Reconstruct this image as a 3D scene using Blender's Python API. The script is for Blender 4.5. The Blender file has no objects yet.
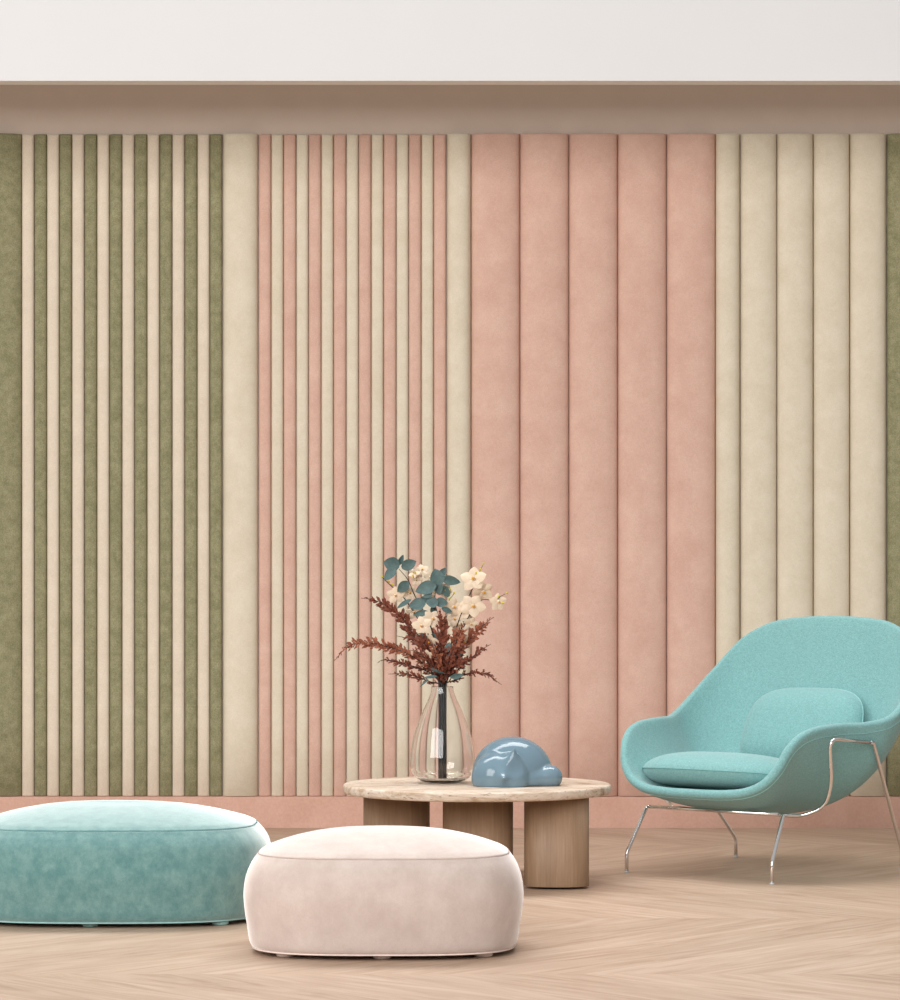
import bpy, bmesh, math, random
import numpy as np
from mathutils import Vector, Matrix

PI = math.pi
random.seed(7)
S = bpy.context.scene
C = S.collection

# ------------------------------------------------------------------ camera
F = 2800.0                      # focal length in pixels of the 900x1000 frame
CH = 0.9                        # camera height
cam = bpy.data.cameras.new('camera')
cam.sensor_fit = 'VERTICAL'
cam.sensor_height = 36.0
cam.sensor_width = 36.0
cam.lens = F * 36.0 / 1000.0
cam.shift_y = 0.1
cam.clip_end = 200
camo = bpy.data.objects.new('camera', cam)
camo.location = (0, 0, CH)
camo.rotation_euler = (PI / 2, 0, 0)
C.objects.link(camo)
S.camera = camo

# ------------------------------------------------------------------ light
w = bpy.data.worlds.new('world')
S.world = w
w.use_nodes = True
bg = w.node_tree.nodes['Background']
bg.inputs[0].default_value = (0.98, 0.99, 1.0, 1)
bg.inputs[1].default_value = 0.5
_g = w.node_tree.nodes.new('ShaderNodeTexCoord')
_s = w.node_tree.nodes.new('ShaderNodeSeparateXYZ')
_r = w.node_tree.nodes.new('ShaderNodeValToRGB')
_r.color_ramp.elements[0].position = 0.0
_r.color_ramp.elements[0].color = (0.50, 0.505, 0.51, 1)
_r.color_ramp.elements[1].position = 0.55
_r.color_ramp.elements[1].color = (0.98, 0.99, 1.0, 1)
w.node_tree.links.new(_g.outputs['Generated'], _s.inputs[0])
w.node_tree.links.new(_s.outputs[2], _r.inputs[0])
w.node_tree.links.new(_r.outputs[0], bg.inputs[0])


def area(name, loc, target, size, power, col=(1, 1, 1)):
    l = bpy.data.lights.new(name, 'AREA')
    l.shape = 'RECTANGLE'
    l.size, l.size_y = size
    l.energy = power
    l.color = col
    o = bpy.data.objects.new(name, l)
    o.location = loc
    o.rotation_euler = (Vector(target) - Vector(loc)).to_track_quat('-Z', 'Y').to_euler()
    C.objects.link(o)
    return o


ov = area('overhead_softbox', (-0.5, 9.3, 4.0), (-0.3, 6.9, 0.0), (5.0, 1.3), 112, (1, 0.99, 0.985))
ov.data.spread = math.radians(125)
area('front_softbox', (-4.5, -2.5, 5.2), (0.4, 11.0, 1.3), (11.0, 6.5), 1480, (1, 0.99, 0.985))

S.view_settings.view_transform = 'Standard'
S.view_settings.look = 'None'
S.view_settings.gamma = 1
S.view_settings.exposure = 0.0
S.view_settings.use_curve_mapping = False


# ------------------------------------------------------------------ helpers
def lin(r, g, b):
    f = lambda c: (c / 255 / 12.92) if c / 255 <= 0.04045 else ((c / 255 + 0.055) / 1.055) ** 2.4
    return (f(r), f(g), f(b), 1)


def W(px, py, s):
    """world point of pixel (px,py) at scale s px/m"""
    return Vector(((px - 450) / s, F / s, CH - (py - 600) / s))


def new_mat(name):
    m = bpy.data.materials.new(name)
    m.use_nodes = True
    nt = m.node_tree
    return m, nt, nt.nodes['Principled BSDF']


def nd(nt, typ, **kw):
    n = nt.nodes.new(typ)
    for k, v in kw.items():
        setattr(n, k, v)
    return n


def noise(nt, vec, scale, detail=3, rough=0.55):
    n = nd(nt, 'ShaderNodeTexNoise')
    n.inputs['Scale'].default_value = scale
    n.inputs['Detail'].default_value = detail
    n.inputs['Roughness'].default_value = rough
    if vec is not None:
        nt.links.new(vec, n.inputs['Vector'])
    return n


def ramp(nt, fac, stops):
    r = nd(nt, 'ShaderNodeValToRGB')
    els = r.color_ramp.elements
    while len(els) < len(stops):
        els.new(0.5)
    for e, (p, c) in zip(els, stops):
        e.position = p
        e.color = c
    nt.links.new(fac, r.inputs[0])
    return r


def bump(nt, bsdf, h, strength, dist):
    b = nd(nt, 'ShaderNodeBump')
    b.inputs['Strength'].default_value = strength
    b.inputs['Distance'].default_value = dist
    nt.links.new(h, b.inputs['Height'])
    nt.links.new(b.outputs[0], bsdf.inputs['Normal'])
    return b


def mixc(nt, fac, a, b, mode='MIX'):
    n = nd(nt, 'ShaderNodeMix', data_type='RGBA', blend_type=mode)
    for i, v in ((0, fac), (6, a), (7, b)):
        if isinstance(v, (int, float)):
            n.inputs[i].default_value = v
        elif isinstance(v, tuple):
            n.inputs[i].default_value = v
        else:
            nt.links.new(v, n.inputs[i])
    return n.outputs[2]


def fabric(name, c1, c2, fine=220, blotch=7, bstr=0.25, sheen=0.0, rough=0.9, split=(0.35, 0.65), speck=0.12, sheen_tint=(1, 1, 1, 1), sheen_rough=0.4, stretch=(1, 1, 1)):
    m, nt, b = new_mat(name)
    tc = nd(nt, 'ShaderNodeTexCoord')
    mp = nd(nt, 'ShaderNodeMapping')
    mp.inputs['Scale'].default_value = stretch
    oi = nd(nt, 'ShaderNodeObjectInfo')
    sc_ = nd(nt, 'ShaderNodeVectorMath', operation='SCALE')
    sc_.inputs[0].default_value = (7.3, 11.9, 23.7)
    nt.links.new(oi.outputs['Random'], sc_.inputs['Scale'])
    ofs = nd(nt, 'ShaderNodeVectorMath', operation='ADD')
    nt.links.new(tc.outputs['Object'], ofs.inputs[0])
    nt.links.new(sc_.outputs[0], ofs.inputs[1])
    nt.links.new(ofs.outputs[0], mp.inputs[0])
    n1 = noise(nt, mp.outputs[0], blotch, 9, 0.72)
    r = ramp(nt, n1.outputs[0], [(split[0], c1), (split[1], c2)])
    n2 = noise(nt, tc.outputs['Object'], fine, 2, 0.6)
    r2 = ramp(nt, n2.outputs[0], [(0.3, (1 - speck, 1 - speck, 1 - speck, 1)), (0.7, (1 + speck, 1 + speck, 1 + speck, 1))])
    col = mixc(nt, 1.0, r.outputs[0], r2.outputs[0], 'MULTIPLY')
    nt.links.new(col, b.inputs['Base Color'])
    b.inputs['Roughness'].default_value = rough
    b.inputs['Specular IOR Level'].default_value = 0.2
    b.inputs['Sheen Weight'].default_value = sheen
    b.inputs['Sheen Roughness'].default_value = sheen_rough
    b.inputs['Sheen Tint'].default_value = sheen_tint
    bump(nt, b, n2.outputs[0], bstr, 0.002)
    return m


def add_velvet(m, col, rough, k):
    nt = m.node_tree
    out = [n for n in nt.nodes if n.type == 'OUTPUT_MATERIAL'][0]
    b = nt.nodes['Principled BSDF']
    sh = nd(nt, 'ShaderNodeBsdfSheen')
    sh.inputs['Color'].default_value = tuple(c * k for c in col[:3]) + (1,)
    sh.inputs['Roughness'].default_value = rough
    ad = nd(nt, 'ShaderNodeAddShader')
    nt.links.new(b.outputs[0], ad.inputs[0])
    nt.links.new(sh.outputs[0], ad.inputs[1])
    nt.links.new(ad.outputs[0], out.inputs[0])


def plain(name, col, rough=0.5, metal=0.0, **kw):
    m, nt, b = new_mat(name)
    tc = nd(nt, 'ShaderNodeTexCoord')
    n = noise(nt, tc.outputs['Object'], kw.pop('nscale', 60), 3)
    var = kw.pop('var', 0.06)
    r = ramp(nt, n.outputs[0], [(0.3, tuple(c * (1 - var) for c in col[:3]) + (1,)), (0.7, tuple(min(1, c * (1 + var)) for c in col[:3]) + (1,))])
    nt.links.new(r.outputs[0], b.inputs['Base Color'])
    b.inputs['Roughness'].default_value = rough
    b.inputs['Metallic'].default_value = metal
    for k, v in kw.items():
        b.inputs[k.replace('_', ' ')].default_value = v
    return m


def obj(name, verts, faces, mat, parent=None, smooth=True):
    me = bpy.data.meshes.new(name)
    me.from_pydata([tuple(v) for v in verts], [], faces)
    bm = bmesh.new()
    bm.from_mesh(me)
    bmesh.ops.recalc_face_normals(bm, faces=bm.faces)
    bm.to_mesh(me)
    bm.free()
    me.materials.append(mat)
    if smooth:
        me.polygons.foreach_set('use_smooth', [True] * len(me.polygons))
    o = bpy.data.objects.new(name, me)
    C.objects.link(o)
    if parent:
        o.parent = parent
    return o


def thing(name, loc, label, cat, group=None, rotz=0.0):
    o = bpy.data.objects.new(name, None)
    o.empty_display_size = 0.05
    o.location = loc
    o.rotation_euler = (0, 0, rotz)
    C.objects.link(o)
    o['label'] = label
    o['category'] = cat
    if group:
        o['group'] = group
    return o


def tag(o, label, cat, group=None):
    o['label'] = label
    o['category'] = cat
    if group:
        o['group'] = group
    return o


class MB:
    def __init__(s):
        s.v, s.f = [], []

    def add(s, v, f):
        k = len(s.v)
        s.v += [Vector(p) for p in v]
        s.f += [tuple(i + k for i in q) for q in f]

    def grid(s, P, closeu=False, closev=False):
        nu, nv = len(P), len(P[0])
        v = [p for row in P for p in row]
        f = []
        for i in range(nu if closeu else nu - 1):
            for j in range(nv if closev else nv - 1):
                a, b = i, (i + 1) % nu
                c, d = j, (j + 1) % nv
                f.append((a * nv + c, b * nv + c, b * nv + d, a * nv + d))
        s.add(v, f)

    def tube(s, pts, rad, n=10, closed=False, caps=True):
        pts = [Vector(p) for p in pts]
        N = len(pts)
        if not isinstance(rad, (list, tuple)):
            rad = [rad] * N
        rows = []
        up = None
        for i, p in enumerate(pts):
            a = pts[(i - 1) % N] if closed else pts[max(i - 1, 0)]
            b = pts[(i + 1) % N] if closed else pts[min(i + 1, N - 1)]
            t = (b - a).normalized()
            if up is None:
                up = t.orthogonal().normalized()
            up = (up - t * up.dot(t)).normalized()
            q = t.cross(up)
            rows.append([p + (up * math.cos(2 * PI * k / n) + q * math.sin(2 * PI * k / n)) * rad[i] for k in range(n)])
        k0 = len(s.v)
        s.grid(rows, closeu=closed, closev=True)
        if not closed and caps:
            s.f.append(tuple(k0 + k for k in range(n)))
            s.f.append(tuple(k0 + (N - 1) * n + k for k in reversed(range(n))))

    def lathe(s, prof, n=64, cx=0, cy=0):
        """prof: list of (r,z)"""
        rows = [[Vector((cx + r * math.cos(2 * PI * k / n), cy + r * math.sin(2 * PI * k / n), z)) for k in range(n)] for r, z in prof]
        s.grid(rows, closev=True)

    def box(s, x0, x1, y0, y1, z0, z1):
        v = [(x, y, z) for x in (x0, x1) for y in (y0, y1) for z in (z0, z1)]
        s.add(v, [(0, 1, 3, 2), (4, 6, 7, 5), (0, 4, 5, 1), (2, 3, 7, 6), (0, 2, 6, 4), (1, 5, 7, 3)])

    def build(s, name, mat, parent=None, smooth=True):
        return obj(name, s.v, s.f, mat, parent, smooth)


def catmull(pts, per=8, closed=False):
    pts = [Vector(p) for p in pts]
    n = len(pts)
    out = []
    rng = n if closed else n - 1
    for i in range(rng):
        if closed:
            p0, p1, p2, p3 = pts[(i - 1) % n], pts[i], pts[(i + 1) % n], pts[(i + 2) % n]
        else:
            p1, p2 = pts[i], pts[i + 1]
            p0 = pts[i - 1] if i > 0 else p1 * 2 - p2
            p3 = pts[i + 2] if i + 2 < n else p2 * 2 - p1
        for k in range(per):
            t = k / per
            out.append(0.5 * ((2 * p1) + (p2 - p0) * t + (2 * p0 - 5 * p1 + 4 * p2 - p3) * t * t + (3 * p1 - p0 - 3 * p2 + p3) * t ** 3))
    if not closed:
        out.append(pts[-1])
    return out


def fillet(pts, r, n=6):
    """polyline with rounded corners"""
    pts = [Vector(p) for p in pts]
    out = [pts[0]]
    for i in range(1, len(pts) - 1):
        a, b, c = pts[i - 1], pts[i], pts[i + 1]
        rr = min(r, (a - b).length * 0.45, (c - b).length * 0.45)
        p = b + (a - b).normalized() * rr
        q = b + (c - b).normalized() * rr
        for k in range(n + 1):
            t = k / n
            out.append(p * (1 - t) ** 2 + b * 2 * t * (1 - t) + q * t * t)
    out.append(pts[-1])
    return out


def crossy(c, s_, n):
    return math.copysign(abs(math.cos(c)) ** (2 / n), math.cos(c)), math.copysign(abs(math.sin(c)) ** (2 / n), math.sin(c))


# ------------------------------------------------------------------ materials
CREAM1, CREAM2 = lin(228, 212, 184), lin(238, 224, 198)
M = {}
M['green'] = fabric('sage_felt', lin(130, 128, 96), lin(156, 152, 120), fine=260, blotch=26, speck=0.22, bstr=0.5)
M['beige'] = fabric('beige_felt', lin(218, 204, 184), lin(227, 214, 195), fine=260, blotch=9, speck=0.06)
M['cream'] = fabric('cream_felt', lin(216, 205, 182), lin(226, 216, 196), fine=260, blotch=9, speck=0.05)
M['pink'] = fabric('pink_felt', lin(209, 171, 154), lin(220, 186, 169), fine=260, blotch=9, speck=0.07)
M['skirt'] = fabric('pink_skirting_paint', lin(204, 162, 143), lin(213, 173, 155), fine=90, blotch=9, speck=0.05)
M['taupe'] = plain('taupe_wall_paint', lin(218, 202, 188), 0.9, nscale=8, var=0.02)
M['white'] = plain('white_plaster', lin(226, 226, 226), 0.85, nscale=3, var=0.006)
M['dark'] = plain('groove_backing', lin(110, 75, 58), 0.95)


def make_floor_mat():
    m, nt, b = new_mat('chevron_oak')
    L = nt.links.new
    tc = nd(nt, 'ShaderNodeTexCoord')
    sx = nd(nt, 'ShaderNodeSeparateXYZ')
    L(tc.outputs['Object'], sx.inputs[0])

    def math_(op, a, b_=None, c=None):
        n = nd(nt, 'ShaderNodeMath', operation=op)
        for i, v in enumerate((a, b_, c)):
            if v is None:
                continue
            if isinstance(v, (int, float)):
                n.inputs[i].default_value = v
            else:
                L(v, n.inputs[i])
        return n.outputs[0]
    ROW, PW = 1.18, 0.275
    yy = math_('SUBTRACT', sx.outputs[1], 6.737)
    tri = math_('PINGPONG', yy, ROW)
    row = math_('FLOOR', math_('DIVIDE', yy, ROW))
    u = math_('ADD', math_('SUBTRACT', sx.outputs[0], math_('MULTIPLY', tri, 0.92)), 1.054)
    up = math_('DIVIDE', u, PW)
    pid = math_('FLOOR', up)
    fr = math_('FRACT', up)
    cid = nd(nt, 'ShaderNodeCombineXYZ')
    L(pid, cid.inputs[0]); L(row, cid.inputs[1])
    wn = nd(nt, 'ShaderNodeTexWhiteNoise', noise_dimensions='3D')
    L(cid.outputs[0], wn.inputs['Vector'])
    # grain coordinates: across = u, along = tri
    g = nd(nt, 'ShaderNodeCombineXYZ')
    L(math_('ADD', math_('MULTIPLY', u, 4.5), math_('MULTIPLY', wn.outputs[0], 37.0)), g.inputs[0])
    L(math_('MULTIPLY', tri, 0.8), g.inputs[1])
    L(math_('MULTIPLY', row, 5.3), g.inputs[2])
    n1 = noise(nt, g.outputs[0], 2.2, 6, 0.62)
    n1.inputs['Distortion'].default_value = 2.6
    g2 = nd(nt, 'ShaderNodeCombineXYZ')
    L(math_('MULTIPLY', u, 120.0), g2.inputs[0])
    L(math_('MULTIPLY', tri, 5.0), g2.inputs[1])
    L(row, g2.inputs[2])
    n2 = noise(nt, g2.outputs[0], 1.5, 4, 0.6)
    r1 = ramp(nt, n1.outputs[0], [(0.28, lin(166, 138, 116)), (0.5, lin(186, 161, 140)), (0.72, lin(199, 177, 158))])
    r2 = ramp(nt, n2.outputs[0], [(0.32, (0.93, 0.91, 0.89, 1)), (0.6, (1.02, 1.02, 1.02, 1))])
    c = mixc(nt, 0.8, r1.outputs[0], r2.outputs[0], 'MULTIPLY')
    r3 = ramp(nt, wn.outputs[0], [(0.0, (0.90, 0.875, 0.85, 1)), (1.0, (1.06, 1.06, 1.06, 1))])
    c = mixc(nt, 1.0, c, r3.outputs[0], 'MULTIPLY')
    # seams
    e = math_('ABSOLUTE', math_('SUBTRACT', fr, 0.5))
    seam = math_('GREATER_THAN', e, 0.4935)
    e2 = math_('ABSOLUTE', math_('SUBTRACT', math_('FRACT', math_('DIVIDE', yy, ROW)), 0.5))
    seam2 = math_('GREATER_THAN', e2, 0.4985)
    sm = math_('MAXIMUM', seam, seam2)
    c = mixc(nt, math_('MULTIPLY', sm, 0.45), c, lin(176, 138, 112))
    L(c, b.inputs['Base Color'])
    b.inputs['Roughness'].default_value = 0.46
    b.inputs['Specular IOR Level'].default_value = 0.35
    bump(nt, b, n2.outputs[0], 0.12, 0.002)
    return m


def make_wood(name, c1, c2, c3):
    m, nt, b = new_mat(name)
    L = nt.links.new
    tc = nd(nt, 'ShaderNodeTexCoord')
    mp = nd(nt, 'ShaderNodeMapping')
    mp.inputs['Scale'].default_value = (1, 1, 0.06)
    L(tc.outputs['Object'], mp.inputs[0])
    n1 = noise(nt, mp.outputs[0], 160, 5, 0.6)
    n2 = noise(nt, mp.outputs[0], 14, 3, 0.5)
    r = ramp(nt, n1.outputs[0], [(0.3, c1), (0.55, c2), (0.75, c3)])
    # glued staves of slightly different tone
    sx = nd(nt, 'ShaderNodeSeparateXYZ')
    L(tc.outputs['Object'], sx.inputs[0])
    ma = nd(nt, 'ShaderNodeMath', operation='MULTIPLY_ADD')
    L(sx.outputs[0], ma.inputs[0]); ma.inputs[1].default_value = 15.0; ma.inputs[2].default_value = 0.3
    fl = nd(nt, 'ShaderNodeMath', operation='FLOOR')
    L(ma.outputs[0], fl.inputs[0])
    wn = nd(nt, 'ShaderNodeTexWhiteNoise', noise_dimensions='1D')
    L(fl.outputs[0], wn.inputs['W'])
    r2 = ramp(nt, wn.outputs[0], [(0, (0.86, 0.85, 0.84, 1)), (1, (1.04, 1.04, 1.04, 1))])
    r3 = ramp(nt, n2.outputs[0], [(0.3, (0.92, 0.9, 0.88, 1)), (0.7, (1.04, 1.04, 1.04, 1))])
    c = mixc(nt, 1.0, r.outputs[0], r2.outputs[0], 'MULTIPLY')
    c = mixc(nt, 1.0, c, r3.outputs[0], 'MULTIPLY')
    L(c, b.inputs['Base Color'])
    b.inputs['Roughness'].default_value = 0.55
    bump(nt, b, n1.outputs[0], 0.15, 0.001)
    return m


def make_travertine():
    m, nt, b = new_mat('travertine')
    L = nt.links.new
    tc = nd(nt, 'ShaderNodeTexCoord')
    mp = nd(nt, 'ShaderNodeMapping')
    mp.inputs['Scale'].default_value = (0.45, 1.0, 2.2)
    mp.inputs['Rotation'].default_value = (0, 0.35, 0.5)
    L(tc.outputs['Object'], mp.inputs[0])
    n1 = noise(nt, mp.outputs[0], 16, 8, 0.68)
    n1.inputs['Distortion'].default_value = 1.0
    r = ramp(nt, n1.outputs[0], [(0.28, lin(150, 124, 100)), (0.42, lin(188, 164, 140)), (0.52, lin(208, 190, 171)), (0.68, lin(222, 209, 195))])
    n2 = noise(nt, mp.outputs[0], 75, 4, 0.6)
    r2 = ramp(nt, n2.outputs[0], [(0.32, (0.35, 0.26, 0.2, 1)), (0.40, (1, 1, 1, 1))])
    c = mixc(nt, 0.85, r.outputs[0], r2.outputs[0], 'MULTIPLY')
    L(c, b.inputs['Base Color'])
    b.inputs['Roughness'].default_value = 0.5
    bump(nt, b, r2.outputs[0], 0.5, 0.0015)
    return m


M['floor'] = make_floor_mat()
M['wood'] = make_wood('oak_veneer', lin(146, 118, 92), lin(156, 127, 100), lin(165, 137, 110))
M['stone'] = make_travertine()
M['teal_velvet'] = fabric('teal_velvet', lin(86, 127, 126), lin(112, 148, 144), fine=300, blotch=30, sheen=1.0, sheen_rough=0.3, rough=0.85, speck=0.05, split=(0.38, 0.63), stretch=(1, 1, 0.8), sheen_tint=lin(235, 250, 250))
M['blush_velvet'] = fabric('blush_velvet', lin(186, 169, 160), lin(200, 185, 176), fine=300, blotch=13, sheen=0.6, sheen_rough=0.3, rough=0.85, speck=0.03, split=(0.36, 0.66), stretch=(1, 1, 0.8))
add_velvet(M['teal_velvet'], (1, 1, 1), 0.5, 0.75)
add_velvet(M['blush_velvet'], (1, 1, 1), 0.45, 0.5)
M['teal_pipe'] = plain('teal_thread', lin(100, 142, 142), 0.9)
M['blush_pipe'] = plain('blush_thread', lin(190, 170, 160), 0.9)
M['pale_teal_pipe'] = plain('pale_teal_cord', lin(150, 190, 188), 0.8)
M['pale_blush_pipe'] = plain('pale_blush_cord', lin(226, 208, 198), 0.8)
M['wool'] = fabric('aqua_wool', lin(119, 165, 164), lin(127, 173, 172), fine=240, blotch=90, speck=0.16, bstr=0.6, sheen=0.25, sheen_rough=0.5)
M['wool_seam'] = plain('aqua_seam_thread', lin(104, 156, 154), 0.9)
M['wool_cord'] = plain('aqua_piping_cord', lin(144, 194, 191), 0.85)
M['chrome'] = plain('polished_chrome', (0.82, 0.80, 0.79, 1), 0.12, 1.0, var=0.01)
M['ceramic'] = plain('blue_glazed_ceramic', lin(108, 132, 145), 0.1, nscale=5, var=0.03)
M['glide'] = plain('clear_nylon_glide', lin(190, 190, 188), 0.3)
M['rust'] = plain('dried_rust_leaf', lin(124, 66, 48), 0.75, nscale=120, var=0.5)
M['rust_light'] = plain('dried_copper_leaf', lin(150, 88, 64), 0.75, nscale=120, var=0.45)
M['euc'] = plain('eucalyptus_leaf', lin(74, 99, 97), 0.6, nscale=70, var=0.22)
M['petal'] = plain('cream_petal', lin(220, 199, 173), 0.6, nscale=50, var=0.08)
M['petal_core'] = plain('white_petal_core', lin(226, 208, 186), 0.6)
M['yellow'] = plain('yellow_pollen', lin(214, 152, 34), 0.6)
M['bud'] = plain('yellow_green_bud', lin(196, 178, 40), 0.6, nscale=150, var=0.35)
M['stem'] = plain('dark_stem', lin(40, 32, 28), 0.5)

gm, gnt, gb = new_mat('clear_glass')
gb.inputs['Base Color'].default_value = (0.985, 0.985, 0.98, 1)
gb.inputs['Roughness'].default_value = 0.0
gb.inputs['IOR'].default_value = 1.45
gb.inputs['Transmission Weight'].default_value = 1.0
gn = noise(gnt, nd(gnt, 'ShaderNodeTexCoord').outputs['Object'], 9, 2)
bump(gnt, gb, gn.outputs[0], 0.02, 0.002)
M['glass'] = gm

# ------------------------------------------------------------------ room
DW = F / 252.2                     # depth of the wall the panels hang on
Z_TOP = CH + 466.6 / 252.9
Z_SK = CH - 196 / 252.2


def structure(mb, name, mat, smooth=False):
    o = mb.build(name, mat, None, smooth)
    o['kind'] = 'structure'
    return o


mb = MB(); mb.box(-7, 7, -3, DW, -0.1, 0.0); structure(mb, 'floor', M['floor'])
mb = MB(); mb.box(-7, 7, DW, DW + 0.25, 0, 4.2); structure(mb, 'wall_back', M['taupe'])
mb = MB(); mb.box(-7, 7, DW - 0.047, DW, 0.0, Z_SK); structure(mb, 'baseboard_back', M['skirt'])
# dropped ceiling beam whose white face fills the top of the view
SF = 269.0
y_f = F / SF
z_b = CH + 519.2 / SF
y_b = F / (SF * 516 / 520)
mb = MB(); mb.box(-7, 7, y_f, F / (SF * 516 / 520), z_b, 4.2); structure(mb, 'trim_1', M['white'])
bpy.data.objects['trim_1'].data.materials[0] = M['white']


# ------------------------------------------------------------------ upholstered wall panels
def panel(x0, x1, mat, name, label, cat, group, prot):
    """x0,x1 are pixel columns on the front of the panels"""
    prot = 0.048 if x1 - x0 > 20 else 0.022
    X0, X1 = (x0 - 450) / 252.5, (x1 - 450) / 252.5
    g = 0.0003
    X0 += g; X1 -= g
    wd = X1 - X0
    cx = (X0 + X1) / 2
    n = 28
    prof = []
    for k in range(n + 1):
        a = PI * k / n
        c, s_ = crossy(a, a, 2.4 if wd > 0.08 else 2.8)
        prof.append((-c * wd / 2, -s_))
    rows = []
    H = Z_TOP - Z_SK - 0.0005
    rb = min(0.012, prot * 0.6)
    zr = [(0, 1 - 0.2), (0.004, 1.0)] + [(z, 1.0) for z in np.linspace(0.3, H - rb - 0.01, 8)]
    for q in range(6):
        a = PI / 2 * q / 5
        zr.append((H - rb + rb * math.sin(a), 1 - (rb / prot) * (1 - math.cos(a))))
    m_ = MB()
    for z, k in zr:
        rows.append([Vector((x, y * prot * k, z)) for x, y in prof])
    m_.grid(rows)
    m_.f.append(tuple((len(zr) - 1) * (n + 1) + i for i in range(n + 1)))
    m_.f.append(tuple(i for i in reversed(range(n + 1))))
    # back face
    L_ = len(zr)
    m_.f.append(tuple([i * (n + 1) for i in range(L_)] + [i * (n + 1) + n for i in reversed(range(L_))]))
    o = m_.build(name, mat)
    o.location = (cx, DW - 0.002, Z_SK + 0.0005)
    tag(o, label, cat, group)
    return o


ORD = ['first', 'second', 'third', 'fourth', 'fifth', 'sixth', 'seventh', 'eighth', 'ninth']
panel(-60, 21.8, M['green'], 'acoustic_felt_tile', 'wide sage green felt panel cut off at the left edge of the photo', 'wall panel', None, 0.055)
px = 21.8
for i in range(8):
    panel(px, px + 12.4, M['beige'], 'acoustic_felt_strip', '%s narrow beige felt slat from the left, among the sage green slats' % ORD[i], 'wall slat', 'beige slats among green slats', 0.05)
    panel(px + 12.6, px + 25.0, M['green'], 'acoustic_felt_strip', '%s narrow sage green felt slat from the left, right of a beige slat' % ORD[i], 'wall slat', 'narrow green slats', 0.05)
    px += 25.07
panel(223.2, 258.0, M['cream'], 'acoustic_felt_tile', 'wide cream felt panel between the green slats and the pink slats', 'wall panel', None, 0.055)
px = 258.6
for i in range(8):
    panel(px, px + 12.4, M['pink'], 'acoustic_felt_strip', '%s narrow pink felt slat from the left, among cream slats' % ORD[i], 'wall slat', 'narrow pink slats', 0.05)
    if i < 7:
        panel(px + 12.7, px + 24.8, M['cream'], 'acoustic_felt_strip', '%s narrow cream felt slat from the left, among pink slats' % ORD[i], 'wall slat', 'cream slats among pink slats', 0.05)
    px += 25.03
panel(447.0, 470.8, M['cream'], 'acoustic_felt_tile', 'cream felt panel behind the flowers, left of the wide pink panels', 'wall panel', None, 0.055)
px = 471.2
for i in range(5):
    panel(px, px + 48.6, M['pink'], 'acoustic_felt_tile', '%s wide pink felt panel from the left, in the row of five' % ORD[i], 'wall panel', 'wide pink panels', 0.062)
    px += 48.9
panel(715.6, 739.6, M['cream'], 'acoustic_felt_tile', 'narrower cream felt panel directly right of the wide pink panels', 'wall panel', 'cream panels on the right', 0.055)
px = 740.6
for i in range(4):
    panel(px, px + 36.0, M['cream'], 'acoustic_felt_tile', '%s wide cream felt panel from the left, in the row of four above the armchair' % ORD[i], 'wall panel', 'cream panels on the right', 0.06)
    px += 36.45
panel(886.8, 960, M['green'], 'acoustic_felt_tile', 'sage green felt panel cut off at the right edge of the photo', 'wall panel', None, 0.055)


# ------------------------------------------------------------------ poufs
def pouf(name, label, cx, cy, a, b, zs, zt, mats, feet, grp, zb):
    root = thing(name, (cx, cy, 0), label, 'pouf', grp)
    n = 3.0
    N = 144

    def ring(k, z, kn=n):
        out = []
        for i in range(N):
            c, s_ = crossy(2 * PI * i / N, 0, kn)
            out.append(Vector((a * k * c, (a * k - (a - b)) * s_ if k > 0.3 else b * k * s_, z)))
        return out
    side = [(0.80, zb + 0.001), (0.90, zb), (0.935, zb + 0.003), (0.952, zb + 0.010), (0.963, zb + 0.024), (0.975, zb + 0.055), (0.990, zb + 0.09), (1.0, zb + 0.13), (0.993, zb + 0.163), (0.975, zs - 0.050), (0.945, zs - 0.026), (0.915, zs - 0.010), (0.898, zs - 0.002), (0.885, zs - 0.004)]
    sc = zs / 0.25
    P = catmull([Vector((r, z, 0)) for r, z in side], 4)
    m_ = MB(); m_.grid([ring(p.x, p.y) for p in P], closev=True)
    m_.f.append(tuple(range(N)))
    m_.build('side_cover', mats[0], root)
    dome = [(0.885, zs - 0.004), (0.892, zs + 0.0005), (0.875, zs + 0.0055), (0.83, zs + 0.014), (0.70, zs + 0.031), (0.58, zs + 0.043), (0.45, zs + 0.053), (0.30, zs + 0.0605)]
    hs = (zt - zs) / 0.064
    dome = [(r, zs + (z - zs) * hs if z > zs else z) for r, z in dome]
    P = catmull([Vector((r, z, 0)) for r, z in dome], 4)
    rings = [ring(p.x, p.y, 3.0 - 0.8 * max(0, (0.85 - p.x)) / 0.55) for p in P]
    last = rings[-1]
    for q in (0.75, 0.5, 0.25, 0.02):
        rings.append([Vector((v.x * q, v.y * q, zt - (zt - last[0].z) * q * q)) for v in last])
    m_ = MB(); m_.grid(rings, closev=True)
    m_.f.append(tuple((len(rings) - 1) * N + i for i in range(N)))
    m_.build('top_cushion', mats[0], root)
    m_ = MB(); m_.tube([p for p in ring(0.8965, zs - 0.0008)], 0.0008, 6, closed=True); m_.build('seam', mats[1], root)
    m_ = MB(); m_.tube([p for p in ring(0.938, zb + 0.0015)], 0.0022, 6, closed=True); m_.build('bottom_piping', mats[2], root)
    for fx, fy in feet:
        zp = 0.0
        m_ = MB(); m_.lathe([(0.001, zp), (0.019, zp), (0.022, zp + 0.002), (0.024, zp + 0.005), (0.024, zb + 0.003), (0.001, zb + 0.003)], 24)
        f_ = m_.build('foot', mats[2], root); f_.location = (fx, fy, 0)
    return root


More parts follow.
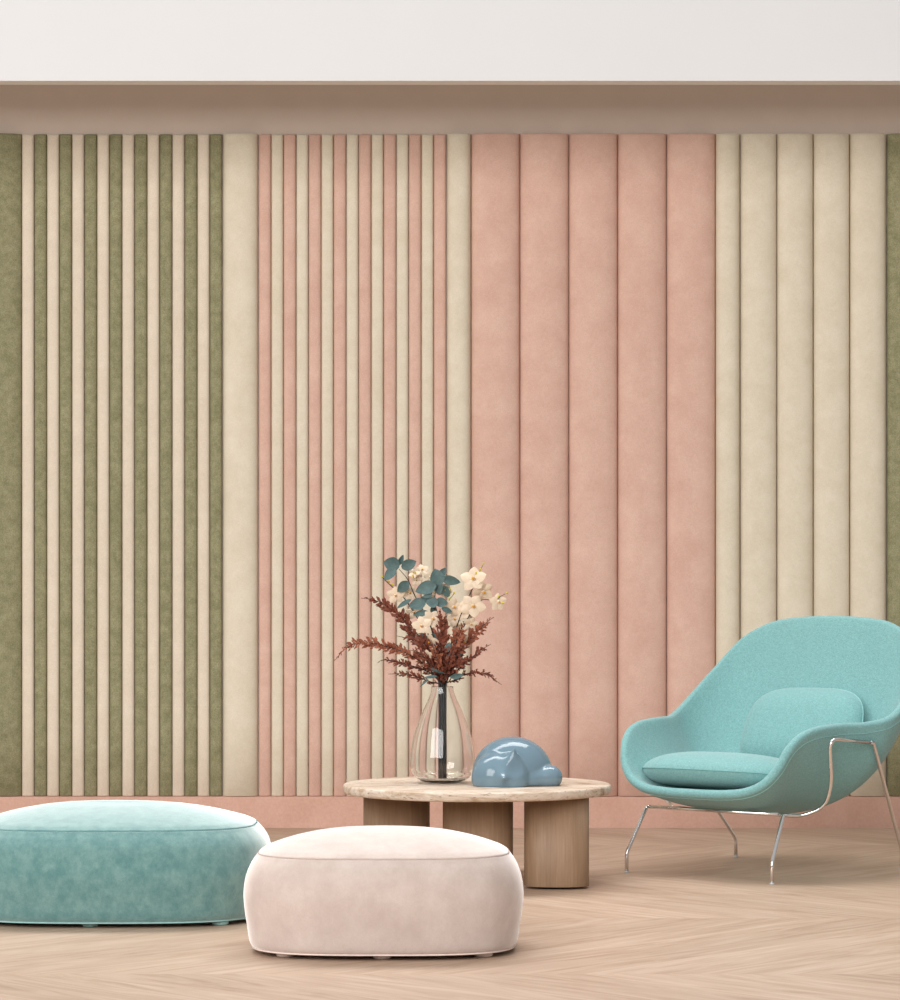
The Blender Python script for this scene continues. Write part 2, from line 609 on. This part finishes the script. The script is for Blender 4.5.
pouf('pouf', 'low blush white velvet pouf in front of the table, domed top', -0.1705, 7.235, 0.360, 0.280, 0.253, 0.317,
     (M['blush_velvet'], M['blush_pipe'], M['pale_blush_pipe']),
     [(0, -0.205), (-0.245, -0.165), (0.255, -0.165), (-0.24, 0.17), (0.24, 0.17), (0, 0.2)], None, 0.013)
pouf('pouf', 'larger teal velvet pouf cut by the left edge, pale domed top', -0.952, 7.985, 0.445, 0.342, 0.265, 0.3295,
     (M['teal_velvet'], M['teal_pipe'], M['pale_teal_pipe']),
     [(-0.04, -0.265), (-0.34, -0.225), (0.315, -0.225), (-0.3, 0.2), (0.3, 0.2), (0, 0.25)], None, 0.013)

# ------------------------------------------------------------------ coffee table
TZ = 0.3127
TX, TY = 0.0863, 8.95
tbl = thing('coffee_table', (TX, TY, 0), 'low round travertine coffee table on three oak column legs', 'table')
m_ = MB()
N = 120
R = 0.428
prof = [(0.001, TZ - 0.029), (0.418, TZ - 0.029), (0.4235, TZ - 0.0275), (0.427, TZ - 0.023), (R, TZ - 0.017), (R, TZ - 0.007), (0.4268, TZ - 0.0025), (0.4235, TZ), (0.41, TZ), (0.001, TZ)]
m_.lathe(prof, N)
top = m_.build('tabletop', M['stone'], tbl)
md = top.modifiers.new('edge', 'EDGE_SPLIT'); md.split_angle = math.radians(50)


def table_leg(cx, cy, a, b, rot):
    N = 72
    z1 = TZ - 0.0292
    prof = [(0.97, 0.007), (0.992, 0.0075), (1.0, 0.009), (1.0, z1)]
    rows = []
    for k, z in prof:
        rows.append([Vector((a * k * crossy(2 * PI * i / N, 0, 2.7)[0], b * k * crossy(2 * PI * i / N, 0, 2.7)[1], z)) for i in range(N)])
    m2 = MB(); m2.grid(rows, closev=True)
    m2.f.append(tuple(range(N))); m2.f.append(tuple(3 * N + i for i in range(N)))
    lg = m2.build('leg', M['wood'], tbl)
    lg.location = (cx - TX, cy - TY, 0); lg.rotation_euler = (0, 0, rot)
    m2 = MB(); m2.lathe([(0.001, 0), (a * 0.6, 0), (a * 0.6, 0.0075), (0.001, 0.0075)], 32)
    g_ = m2.build('foot_glide', M['stem'], lg)
    g_.scale = (1, b / a, 1)


table_leg(0.3335, 8.765, 0.1015, 0.072, 0.0)
table_leg(0.088, 8.83, 0.111, 0.080, 0.0)
table_leg(-0.172, 9.02, 0.107, 0.080, 0.0)

# ------------------------------------------------------------------ vase
VX, VY = -0.0243, 8.99
VS = F / VY
vase = thing('vase', (VX, VY, TZ), 'clear glass teardrop vase holding dried flowers on the travertine table', 'vase')
# (half width px, y px)
vp = [(10.7, 687), (11.2, 691), (12.4, 695), (14.4, 700), (19, 710), (23, 720), (26.5, 730), (29.2, 740), (31.0, 750), (31.9, 758), (32.0, 764), (30.8, 770), (28.6, 774.5), (25.0, 778.2), (20, 781.2), (14, 782.8)]
H0 = 783.0
outer = [(r * 1.02 / VS, (H0 - y) / VS) for r, y in vp]
T = 0.0022
inner = [(max(r - T, 0.002), z) for r, z in outer if z > 0.024]
inner += [(0.087, 0.0175), (0.074, 0.0105), (0.055, 0.0052), (0.03, 0.0034), (0.0005, 0.003)]
top_r = outer[0]
lip = [(top_r[0] - T, top_r[1]), (top_r[0] - T * 0.5, top_r[1] + T * 0.6)]
prof = [(0.0005, 0.0022), (0.03, 0.0012), (0.04, 0.0004)] + list(reversed(outer)) + [lip[1]] + inner
P = catmull([Vector((r, z, 0)) for r, z in prof], 3)
P = [p for p in P]
m_ = MB(); m_.lathe([(max(p.x, 0.0004), p.y) for p in P], 96)
m_.build('glass_body', M['glass'], vase)

# ------------------------------------------------------------------ ceramic cat
def cat_figurine():
    def ell(p, c, r):
        q = (p - np.array(c)) / np.array(r)
        l = np.linalg.norm(q, axis=-1)
        g_ = np.linalg.norm(q / np.array(r), axis=-1) + 1e-9
        return l * (l - 1) / g_

    def cone(p, a, b, ra, rb):
        a = np.array(a); b = np.array(b)
        ab = b - a
        t = np.clip(((p - a) @ ab) / (ab @ ab), 0, 1)
        d = np.linalg.norm(p - (a + t[..., None] * ab), axis=-1)
        return d - (ra + (rb - ra) * t ** 0.8)

    def smin(a, b, k):
        h = np.clip(0.5 + 0.5 * (b - a) / k, 0, 1)
        return b * (1 - h) + a * h - k * h * (1 - h)

    def sdf(p):
        body = ell(p, (-0.014, 0.012, 0.035), (0.128, 0.100, 0.118))
        head = ell(p, (-0.058, -0.040, 0.026), (0.087, 0.070, 0.082))
        cheek = ell(p, (-0.014, -0.064, 0.020), (0.052, 0.050, 0.070))
        h = smin(head, cheek, 0.03)
        ear1 = cone(p, (-0.020, -0.070, 0.062), (-0.009, -0.100, 0.124), 0.034, 0.001)
        ear2 = cone(p, (-0.046, -0.088, 0.030), (-0.043, -0.146, 0.030), 0.032, 0.001)
        h = smin(h, ear1, 0.03)
        h = smin(h, ear2, 0.022)
        h = -smin(-h, ell(p, (0.000, -0.150, 0.066), (0.050, 0.046, 0.046)), 0.012)
        t1 = cone(p, (0.030, -0.050, 0.020), (0.104, -0.034, 0.026), 0.034, 0.034)
        t2 = cone(p, (0.104, -0.034, 0.026), (0.106, 0.015, 0.028), 0.034, 0.032)
        tail = smin(t1, t2, 0.02)
        d = smin(body, tail, 0.007)
        d = smin(d, h, 0.006)
        return d
    NU, NV = 260, 150
    c0 = np.array((0.0, -0.01, 0.012))
    th = np.linspace(0, 2 * PI, NU, endpoint=False)
    ph = np.linspace(-0.12, PI / 2, NV)
    TH, PH = np.meshgrid(th, ph, indexing='ij')
    D = np.stack([np.cos(PH) * np.cos(TH), np.cos(PH) * np.sin(TH), np.sin(PH)], -1)
    r = np.full(TH.shape, 0.2)
    for _ in range(140):
        d = sdf(c0 + D * r[..., None])
        r = r - np.clip(d, -0.01, 0.01) * 0.35
    Pp = c0 + D * r[..., None]
    Pp[..., 2] = np.maximum(Pp[..., 2], 0.0)
    m3 = MB()
    m3.grid([[Vector(Pp[i, j]) for j in range(NV)] for i in range(NU)], closeu=True)
    m3.f.append(tuple(i * NV for i in range(NU)))
    return m3


m_ = cat_figurine()
bmx = m_.build('cat_figurine', M['ceramic'])
bmx.location = (0.2125, 8.885, TZ + 0.0006)
tag(bmx, 'glossy blue ceramic figurine of a curled sleeping cat on the travertine table', 'figurine')
sm_ = bmx.modifiers.new('smooth', 'SMOOTH'); sm_.factor = 0.5; sm_.iterations = 3

# ------------------------------------------------------------------ armchair (local frame: x lateral, y backwards)
ang = math.atan2(-0.66, 0.751)
chair = thing('armchair', (0.801, 9.053, 0), 'aqua wool shell armchair on thin chrome legs, right of the coffee table', 'armchair', None, ang)
half = [(0, -.026, .290), (.10, -.026, .291), (.19, -.02, .299), (.252, -.008, .324), (.292, .008, .370), (.312, .035, .425), (.326, .085, .466), (.338, .16, .486), (.352, .28, .493), (.382, .38, .494), (.415, .47, .514), (.416, .56, .576), (.388, .655, .668), (.336, .722, .758), (.240, .757, .812), (.12, .764, .830)]
full = [Vector(p) for p in half] + [Vector((0, .765, .834))] + [Vector((-x, y, z)) for x, y, z in reversed(half[1:])]
rim = catmull(full, 6, closed=True)
NR = len(rim)
Bc = Vector((0, .40, .214))
MT = 30
G = np.zeros((NR, MT + 1, 3))
for i, Rp in enumerate(rim):
    d = Vector((Rp.x, Rp.y - Bc.y, 0))
    az = math.atan2(d.y, abs(d.x))      # -pi/2 front, 0 side, pi/2 back
    f = max(0, -math.sin(az)); bk = max(0, math.sin(az)); sd = abs(math.cos(az))
    f2, b2, s2 = f * f, bk * bk, sd * sd
    kap = 0.60 * f2 + 0.66 * b2 + 0.82 * s2
    kz = 0.228 * f2 + 0.235 * b2 + 0.218 * s2
    K = Vector((Bc.x + kap * d.x, Bc.y + kap * d.y, kz))
    for j in range(MT + 1):
        t = (j / MT)
        t = 0.02 + 0.98 * t
        p = Rp * t * t + K * 2 * t * (1 - t) + Bc * (1 - t) ** 2
        G[i, j] = p
# normals (pointing outwards/below)
du = np.roll(G, -1, 0) - np.roll(G, 1, 0)
dv = np.gradient(G, axis=1)
NN = np.cross(du, dv)
NN /= np.linalg.norm(NN, axis=2, keepdims=True) + 1e-12
if NN[:, 2, 2].mean() > 0:
    NN = -NN
TH_ = 0.029
rows = []
for i in range(NR):
    row = [Vector(G[i, j]) for j in range(MT + 1)]
    e = Vector(G[i, MT]); nrm = Vector(NN[i, MT]); tan = (Vector(G[i, MT]) - Vector(G[i, MT - 1])).normalized()
    for q in range(1, 8):
        a_ = PI * q / 8
        row.append(e + nrm * (TH_ / 2) * (1 - math.cos(a_)) + tan * (TH_ / 2) * math.sin(a_))
    for j in range(MT, -1, -1):
        k = 1.0
        row.append(Vector(G[i, j]) + Vector(NN[i, j]) * TH_)
    rows.append(row)
m_ = MB(); m_.grid(rows, closeu=True)
m_.f.append(tuple(i * len(rows[0]) for i in range(NR)))
m_.f.append(tuple(i * len(rows[0]) + len(rows[0]) - 1 for i in range(NR)))
shell = m_.build('shell', M['wool'], chair)
m_ = MB(); m_.tube([Vector(G[i, MT - 1]) + Vector(NN[i, MT - 1]) * (TH_ + 0.0006) for i in range(NR)], 0.0012, 6, closed=True)
m_.build('edge_piping', M['wool_cord'], shell)


def cushion(name, w2, h2, th, nexp, place, seam_r, bottom_scale=1.0, lift=None):
    """pillow in its own (u,v) plane; place(u,v,w)->Vector"""
    N, K = 96, 14
    m2 = MB()
    for sgn in (1, -1):
        rws = []
        for k in range(K + 1):
            q = math.cos(PI / 2 * k / K)          # 1 at the seam, 0 in the middle
            q = max(q, 0.004)
            hgt = (1 - q ** (3.4 if sgn > 0 or name != 'seat_cushion' else 9.0)) ** 0.62 * th * (1 if sgn > 0 else bottom_scale)
            rws.append([place(w2 * q * crossy(2 * PI * i / N, 0, nexp)[0], h2 * q * crossy(2 * PI * i / N, 0, nexp)[1], sgn * hgt) for i in range(N)])
        k0 = len(m2.v)
        m2.grid(rws, closev=True)
        m2.f.append(tuple(k0 + K * N + i for i in range(N)))
    o = m2.build(name, M['wool'], chair)
    m2 = MB()
    m2.tube([place(w2 * 1.003 * crossy(2 * PI * i / N, 0, nexp)[0], h2 * 1.003 * crossy(2 * PI * i / N, 0, nexp)[1], 0) for i in range(N)], seam_r, 6, closed=True)
    m2.build('piping', M['wool_cord'] if name == 'back_cushion' else M['wool_seam'], o)
    return o


def seat_place(u, v, w_):
    y = 0.218 + v
    z = 0.350 - 0.12 * (y - 0.0) - 0.010 * (u / 0.27) ** 2 * 0 
    return Vector((u * max(0.70, 1 - 0.42 * max(0, v + 0.15) / 0.39), y + w_ * 0.08, z + w_))


cushion('seat_cushion', 0.302, 0.238, 0.070, 3.0, seat_place, 0.0014, 0.72)


def back_place(u, v, w_):
    # v from -0.14 (bottom) to 0.14 (top); leans back
    lean = 0.42
    y = 0.618 + v * math.sin(lean)
    z = 0.455 + v * math.cos(lean)
    bend = -0.28 * u * u * 1.6
    return Vector((u * (1 - 0.25 * max(0, v)), y - w_ * math.cos(lean) + bend, z + w_ * math.sin(lean)))


cushion('back_cushion', 0.235, 0.157, 0.074, 3.4, back_place, 0.0018)

RR = 0.0062


def rod(name, pts, fr=0.02, rad=RR, parent=None):
    m2 = MB(); m2.tube(fillet(pts, fr), rad, 14)
    return m2.build(name, M['chrome'], parent or chair)


def glide_(x, y, parent):
    m2 = MB(); m2.lathe([(0.0005, 0), (0.008, 0), (0.0085, 0.002), (0.007, 0.005), (0.0005, 0.005)], 20, x, y)
    m2.build('foot_glide', M['glide'], parent)


for s_ in (-1, 1):
    pass
cb = rod('crossbar', [(-.262, .088, .2145), (.262, .088, .2145)])
for s_ in (-1, 1):
    lg = rod('front_leg', [(s_ * .255, .088, .2145), (s_ * .273, .088, .2145), (s_ * .29, .0, .066), (s_ * .29, 0, 0.003)], 0.012)
    glide_(s_ * .29, 0, lg)
    sr = rod('side_rail', [(s_ * .12, .105, .2135), (s_ * .19, .12, .2125), (s_ * .25, .216, .199), (s_ * .325, .25, .232), (s_ * .358, .236, .31), (s_ * .392, .172, .458), (s_ * .415, .392, .437)], 0.045)
    lg = rod('rear_leg', [(s_ * .4137, .375, .4385), (s_ * .415, .392, .437), (s_ * .338, .685, .066), (s_ * .338, .685, 0.003)], 0.015)
    glide_(s_ * .338, .685, lg)

# ------------------------------------------------------------------ dried flowers in the vase
BC = 442.6


def leaf_mesh(m2, p, d, nrm, L, Wd, fold=0.25, tipp=1.0, n=6, curl=0.15):
    """leaf blade from p along d with width Wd; closed thin solid"""
    d = d.normalized(); side = d.cross(nrm).normalized(); up = side.cross(d).normalized()
    rws = []
    for i in range(n + 1):
        t = i / n
        wv = Wd * 0.5 * (math.sin(PI * min(1, max(0.02, t)) ** 0.8) ** tipp)
        wv = max(wv, 0.0002)
        c = p + d * L * t + up * (-curl * L * t * t)
        rws.append([c - side * wv + up * fold * wv, c - side * wv * .5 + up * fold * wv * .3, c, c + side * wv * .5 + up * fold * wv * .3, c + side * wv + up * fold * wv])
    m2.grid(rws)
    off = up * -0.0004
    m2.grid([[q + off for q in reversed(r_)] for r_ in rws])


slot = 0


def stem_path(pxs, dys, thin=0.0011):
    """pixel path at depth offsets; adds the bundled run down into the vase"""
    global slot
    k = slot; slot += 1
    # packed slots in a small rectangle
    sx = ((k % 5) - 2) * 0.0048 + 0.0015 * math.sin(k * 2.1)
    sy = ((k // 5) - 2) * 0.0055
    base = [Vector((VX + sx, VY + sy, TZ + 0.0125)), Vector((VX + sx, VY + sy, TZ + 0.10)), Vector((VX + sx * 0.95, VY + sy * 0.9, TZ + 0.22)), Vector((VX + sx * 1.0, VY + sy, TZ + 0.318))]
    top_ = [W(x, y, F / (VY + dy)) for (x, y), dy in zip(pxs, dys)]
    return base, catmull([base[-1]] + top_, 8)


def build_stem(root, base, path, r0=0.0026, r1=0.0007):
    m2 = MB()
    allp = base[:-1] + path
    n = len(allp)
    m2.tube(allp, [r0] * 3 + [r0 + (r1 - r0) * (i / (n - 4)) for i in range(n - 3)], 7)
    m2.build('stem', M['stem'], root)


def frond(name, pxs, dys, label, leafL=0.024, mat='rust', dens=1.0, start=0.12):
    root = thing(name, (0, 0, 0), label, 'dried fern', 'dried fern fronds in the vase')
    base, path = stem_path(pxs, dys)
    build_stem(root, base, path, 0.0024, 0.0006)
    m2 = MB()
    # arc length resample
    L = [0]
    for a_, b_ in zip(path, path[1:]):
        L.append(L[-1] + (b_ - a_).length)
    tot = L[-1]
    n = int(tot / 0.0052 * dens)
    for i in range(n):
        t = start + (1 - start) * i / n
        dd = t * tot
        k = max(j for j in range(len(L)) if L[j] <= dd)
        k = min(k, len(path) - 2)
        u = (dd - L[k]) / max(1e-6, L[k + 1] - L[k])
        p = path[k].lerp(path[k + 1], u)
        tn = (path[k + 1] - path[k]).normalized()
        env = (math.sin(PI * min(0.9, (t - start) / (1 - start) * 0.75 + 0.16)) ** 0.75)
        env *= 1 if t < 0.75 else max(0.3, 1 - (t - 0.75) / 0.25 * 0.6)
        for sgn in (-1, 1):
            ax = Vector((random.uniform(-1, 1), random.uniform(-1, 1), random.uniform(-.6, .6)))
            s0 = tn.cross(ax).normalized()
            dr = (tn * random.uniform(0.55, 1.0) + s0 * sgn * 0.75).normalized()
            ll = leafL * 1.2 * env * random.uniform(0.4, 1.2)
            # side twig with small lobes
            nn = 3 if ll > 0.008 else 1
            for q in range(nn):
                pp = p + dr * ll * (q / nn) * 0.85
                nv = Vector((random.uniform(-.6, .6), -1, random.uniform(-.6, .6)))
                dv_ = (dr + s0 * random.uniform(-.55, .55) + Vector((0, 0, random.uniform(-.2, .25)))).normalized()
                leaf_mesh(m2, pp, dv_, nv, ll * random.uniform(0.45, 0.7), ll * random.uniform(0.2, 0.36) + 0.0007, n=3, curl=random.uniform(-.3, .4))
    m2.build('leaflets', M[mat], root)
    return root


frond('fern_frond', [(432, 664), (417, 640), (403, 620), (388, 607), (374, 600), (361, 598)], [0, 0, 0, .01, .01, .02], 'rust fern frond rising to the upper left of the bouquet', 0.026)
frond('fern_frond', [(428, 668), (410, 655), (392, 648), (368, 643), (348, 647), (334, 661)], [0, -.02, -.02, -.03, -.03, -.03], 'longest rust fern frond, arching far left and drooping at its tip', 0.022, 'rust_light')
frond('fern_frond', [(430, 673), (412, 666), (393, 661), (383, 660), (377, 663)], [0, -.03, -.04, -.05, -.05], 'rust fern frond reaching left just below the longest arching one', 0.017)
frond('fern_frond', [(431, 682), (418, 677), (404, 674), (388, 674)], [-.01, -.03, -.04, -.05], 'lowest thin rust fern frond pointing straight left over the vase rim', 0.014)
frond('fern_frond', [(452, 668), (463, 648), (475, 634), (486, 623), (494, 617)], [0, -.01, -.02, -.02, -.02], 'rust fern frond pointing to the upper right below the blossoms', 0.025, 'rust_light')
frond('fern_frond', [(455, 672), (466, 663), (478, 652), (491, 644)], [0, -.02, -.03, -.03], 'rust fern frond on the right, middle of the three right fronds', 0.017)
frond('fern_frond', [(455, 680), (466, 674), (478, 673), (489, 676), (502, 685)], [0, -.03, -.04, -.05, -.05], 'lowest rust fern frond on the right, drooping past the vase rim', 0.015)
frond('fern_frond', [(442, 665), (441, 645), (441, 625), (440, 608)], [-.03, -.05, -.06, -.06], 'upright rust fern frond in the middle front of the bouquet', 0.030)
frond('fern_frond', [(449, 665), (455, 645), (461, 630), (464, 621)], [-.03, -.05, -.06, -.06], 'upright copper fern frond right of the middle one', 0.028, 'rust_light')
frond('fern_frond', [(433, 666), (424, 650), (412, 640), (397, 636)], [.02, .03, .04, .04], 'short rust fern frond pointing left behind the cream blossoms', 0.018)
frond('fern_frond', [(436, 668), (430, 655), (425, 645), (416, 632)], [-.03, -.05, -.06, -.06], 'dense rust fern frond low in the centre left of the bouquet', 0.030)
frond('fern_frond', [(445, 668), (450, 658), (459, 650), (470, 646)], [-.03, -.05, -.06, -.06], 'dense rust fern frond low in the centre right of the bouquet', 0.028)


frond('fern_frond', [(438, 672), (428, 662), (418, 652), (410, 650)], [-.04, -.07, -.08, -.08], 'small rust fern frond low in front, curling left towards the wall', 0.024)
frond('fern_frond', [(447, 674), (455, 667), (464, 660), (472, 660)], [-.04, -.07, -.08, -.08], 'small rust fern frond low in front, curling right above the rim', 0.022)
frond('fern_frond', [(443, 675), (438, 662), (434, 650), (431, 640)], [-.05, -.08, -.09, -.09], 'short copper fern frond standing in front of the lowest blossoms', 0.022, 'rust_light')
frond('fern_frond', [(445, 676), (448, 664), (452, 652), (455, 643)], [-.05, -.08, -.09, -.09], 'short dark rust fern frond standing at the very front of the bouquet', 0.024)


def eucalyptus(pxs, dys, leaves, label):
    root = thing('eucalyptus_branch', (0, 0, 0), label, 'eucalyptus branch', 'eucalyptus branches in the vase')
    base, path = stem_path(pxs, dys)
    build_stem(root, base, path, 0.0026, 0.001)
    s = VS
    for (x, y, dx, dy, L, wd, dep, tilt) in leaves:
        m2 = MB()
        c = W(x, y, F / (VY + dep))
        d = Vector((dx, tilt * 0.5, -dy)).normalized()
        nv = Vector((random.uniform(-.35, .35), -1, random.uniform(-.25, .45) + tilt))
        Lm = L * 1.15 / s; wd = wd * 1.15
        leaf_mesh(m2, c - d * Lm / 2, d, nv, Lm, wd / s, fold=0.22, tipp=0.75, n=9, curl=random.uniform(-.1, .2))
        m2.build('leaf', M['euc'], root)
    for (x, y, dx, dy, L, wd, dep, tilt) in leaves:
        pass
    return root


# leaves: centre x,y, direction (px, y down), length px, width px, depth, tilt
eucalyptus([(438, 650), (428, 620), (415, 596), (408, 580), (399, 569)], [0, .0, -.01, -.02, -.02],
           [(391.5, 564, -1, -.25, 14.5, 13, -.02, 0), (390, 574, -.8, .9, 15, 9, -.03, .1), (401, 560, .5, -1, 10, 5, -.01, 0), (409, 564.5, 1, -.45, 14, 10, -.02, 0), (403, 587, -.6, .6, 13, 9.5, -.03, 0), (403.5, 603.5, -1, .5, 15, 4.5, -.03, .3), (417, 604.5, -1, .2, 15, 11, -.04, 0), (420.5, 613.5, -1, .2, 14, 5.5, -.04, .3)],
           'teal eucalyptus branch on the upper left with rounded leaves at its tip')
eucalyptus([(441, 650), (436, 620), (434, 600), (438, 585)], [-.01, -.02, -.03, -.03],
           [(425.5, 588, -1, .3, 19, 12, -.04, 0), (437, 577, -.25, -1, 15, 13, -.03, 0), (451, 580.5, 1, .25, 17, 8.5, -.03, 0), (438, 588, .3, 1, 12, 9, -.03, 0), (432, 602.5, -1, -.1, 11, 10, -.04, 0), (441.5, 602.5, 1, 0, 11, 9, -.03, .1), (447, 610, 1, .4, 10, 5, -.03, .2), (427, 596, -1, .2, 9, 4, -.04, .3), (443, 572, .7, -1, 9, 6, -.02, 0), (446, 592, .5, .9, 11, 8, -.01, .1), (424, 600, -.8, .5, 10, 7, .0, .1), (434, 612, .3, 1, 10, 6, -.01, .1)],
           'teal eucalyptus branch at the top middle with large pointed leaves')
eucalyptus([(440, 670), (437, 650), (428, 635)], [-.02, -.04, -.05],
           [(421, 636, -1, -.1, 10, 5.5, -.06, .2), (434, 637, 1, -.2, 11, 6, -.05, .1), (454, 655, 1, -.2, 10, 6, -.06, .1), (459.5, 654, 1, -.3, 9, 3.5, -.06, .1), (438, 671, 1, .3, 13, 2.8, -.07, .2), (424, 683, -1, .8, 10, 1.6, -.06, 0), (457, 676, 1, -.2, 12, 5, -.06, .1), (448, 647, .3, -1, 9, 5, -.06, 0), (430, 677, -1, .1, 12, 3, -.06, .1)],
           'small dark teal eucalyptus sprig low in the bouquet just above the rim')


def blossom(root, x, y, dep, size, face, roll=0.0, petals=5):
    """five petalled cream flower; size = diameter in px"""
    s = VS
    c = W(x, y, F / (VY + dep))
    n_ = Vector(face).normalized()
    u = n_.cross(Vector((0, 0, 1))).normalized(); v = u.cross(n_).normalized()
    m2 = MB()
    Rr = size / 2 / s
    for k in range(petals):
        a_ = roll + 2 * PI * k / petals + random.uniform(-.08, .08)
        d = u * math.cos(a_) + v * math.sin(a_)
        dd = (d + n_ * random.uniform(0.15, 0.45)).normalized()
        big = 1.0 if k % 2 == 0 else 0.9
        leaf_mesh(m2, c + d * Rr * 0.08, dd, n_, Rr * 1.05 * big, Rr * 0.90, fold=random.uniform(-.4, -.1), tipp=0.7, n=7, curl=random.uniform(0.1, 0.35))
    b_ = m2.build('blossom', M['petal'], root)
    m2 = MB()
    m2.add(*uv_sphere(c + n_ * Rr * 0.12, Rr * 0.17, 10, 7))
    m2.build('flower_lip', M['petal_core'], b_)
    m2 = MB()
    m2.add(*uv_sphere(c + n_ * Rr * 0.32, Rr * 0.13, 8, 6))
    m2.build('pollen', M['yellow'], b_)


def uv_sphere(c, r, nu, nv, sc=(1, 1, 1)):
    v, f = [], []
    for j in range(nv + 1):
        ph = PI * j / nv
        for i in range(nu):
            th = 2 * PI * i / nu
            v.append(Vector((c.x + r * sc[0] * math.sin(ph) * math.cos(th), c.y + r * sc[1] * math.sin(ph) * math.sin(th), c.z + r * sc[2] * math.cos(ph))))
    for j in range(nv):
        for i in range(nu):
            f.append((j * nu + i, j * nu + (i + 1) % nu, (j + 1) * nu + (i + 1) % nu, (j + 1) * nu + i))
    return v, f


def flower_spray(pxs, dys, blooms, buds, twigs, label):
    root = thing('flower_spray', (0, 0, 0), label, 'flower spray', 'cream flower sprays in the vase')
    base, path = stem_path(pxs, dys)
    build_stem(root, base, path, 0.0028, 0.0012)
    for bl in blooms:
        blossom(root, *bl)
    for x0, y0, x1, y1, dep in twigs:
        m2 = MB(); a_ = W(x0, y0, F / (VY + dep)); b_ = W(x1, y1, F / (VY + dep)); mid = (a_ + b_) / 2 + Vector((0, 0, 0.002))
        m2.tube([a_, mid, b_], [0.0012, 0.001, 0.0007], 6); m2.build('twig', M['stem'], root)
    for x, y, dep, dx, dy in buds:
        c = W(x, y, F / (VY + dep))
        m2 = MB()
        d = Vector((dx, 0, -dy)).normalized()
        m2.tube([c - d * 0.006, c - d * 0.003, c, c + d * 0.003, c + d * 0.005], [0.0009, 0.0022, 0.0032, 0.0024, 0.0006], 8)
        m2.build('bud', M['bud'], root)
    return root


flower_spray([(437, 650), (420, 622), (404, 598), (388, 583), (382, 577)], [.01, .02, .01, 0, 0],
             [(396, 595, -.01, 17, (-.2, -1, -.2), .3), (409, 593, .0, 17, (.3, -1, .2), 1.0), (414, 573, .0, 11, (-.3, -1, .5), .6)],
             [(382, 576.5, 0, -1, -.8), (388.5, 581.5, 0, -1, -.7), (392, 584.5, 0, -1, -.7), (415.5, 573, -.03, -.2, -1), (413, 576, -.03, -.5, -1)],
             [(404, 598, 396, 590, 0)],
             'cream flower spray on the left with yellow buds at its tip')
flower_spray([(444, 650), (439, 620), (432, 595), (424, 575)], [.02, .03, .03, .03],
             [(422, 570, .02, 13, (.2, -1, .5), .2), (430, 577, .02, 13, (.5, -1, .1), .5), (444, 590, .0, 16, (.4, -1, -.1), .9), (417, 580, .02, 12, (-.4, -1, 0), .4), (430, 593, .03, 15, (.1, -1, .1), .2), (414, 612, .02, 14, (-.1, -1, 0), .2)],
             [(454, 593, -.02, .6, -1), (449.5, 598, -.02, -.3, -1), (450, 589, -.02, .1, -1)],
             [(446, 605, 454, 594, -.01)],
             'cream flower spray behind the teal leaves at the top middle')
flower_spray([(440, 655), (434, 638), (430, 625)], [-.03, -.05, -.05],
             [(422, 626, -.06, 19, (-.2, -1, .1), .1), (432.5, 619, -.05, 18, (.3, -1, .2), .8), (429, 641, -.05, 16, (-.1, -1, -.5), .5), (427, 655, -.06, 11, (-.3, -1, -.4), .3)],
             [], [], 'cream flower spray low in the middle with open blossoms and white cores')
flower_spray([(448, 655), (455, 632), (462, 612), (467, 600), (474, 586)], [.0, .0, -.01, -.01, -.01],
             [(473.5, 579, -.03, 24, (-.1, -1, .25), .3), (483, 591, -.02, 21, (.3, -1, -.5), 1.2), (473, 606, -.03, 23, (.1, -1, 0), .8), (463, 611, -.01, 19, (-.5, -1, .1), .2), (453, 607, -.01, 18, (.5, -1, 0), .5), (471, 624, -.02, 14, (.2, -1, -.2), .6), (455, 619, .0, 15, (-.2, -1, 0), .1)],
             [(483.5, 563.5, -.02, .4, -1), (480.5, 569.5, -.02, .4, -1), (476, 573, -.03, .1, -1)],
             [(476, 580, 483, 565, -.01)],
             'cream flower spray rising highest on the right with the largest blossom')
flower_spray([(449, 658), (458, 640), (468, 618), (480, 601), (492, 600)], [.02, .03, .02, 0, 0],
             [(498, 602, 0, 17, (.5, -1, .1), .4), (464, 641, -.01, 15, (.2, -1, -.3), .1), (459, 630, .02, 14, (0, -1, 0), .7)],
             [(507, 593, 0, 1, -.5), (499, 596, -.02, .7, -1), (503, 603, -.02, 1, .3)],
             [(496, 600, 507, 593, 0)],
             'cream flower spray reaching furthest right with one small side blossom')

# objects were modelled in world coordinates under origins at zero: move the origins of the cut stems to the vase
for o in list(C.objects):
    if o.parent is None and o.type == 'EMPTY' and o.name.split('.')[0] in ('fern_frond', 'eucalyptus_branch', 'flower_spray'):
        off = Vector((VX, VY, TZ + 0.0125))
        o.location = off
        for ch in o.children:
            ch.location = -off
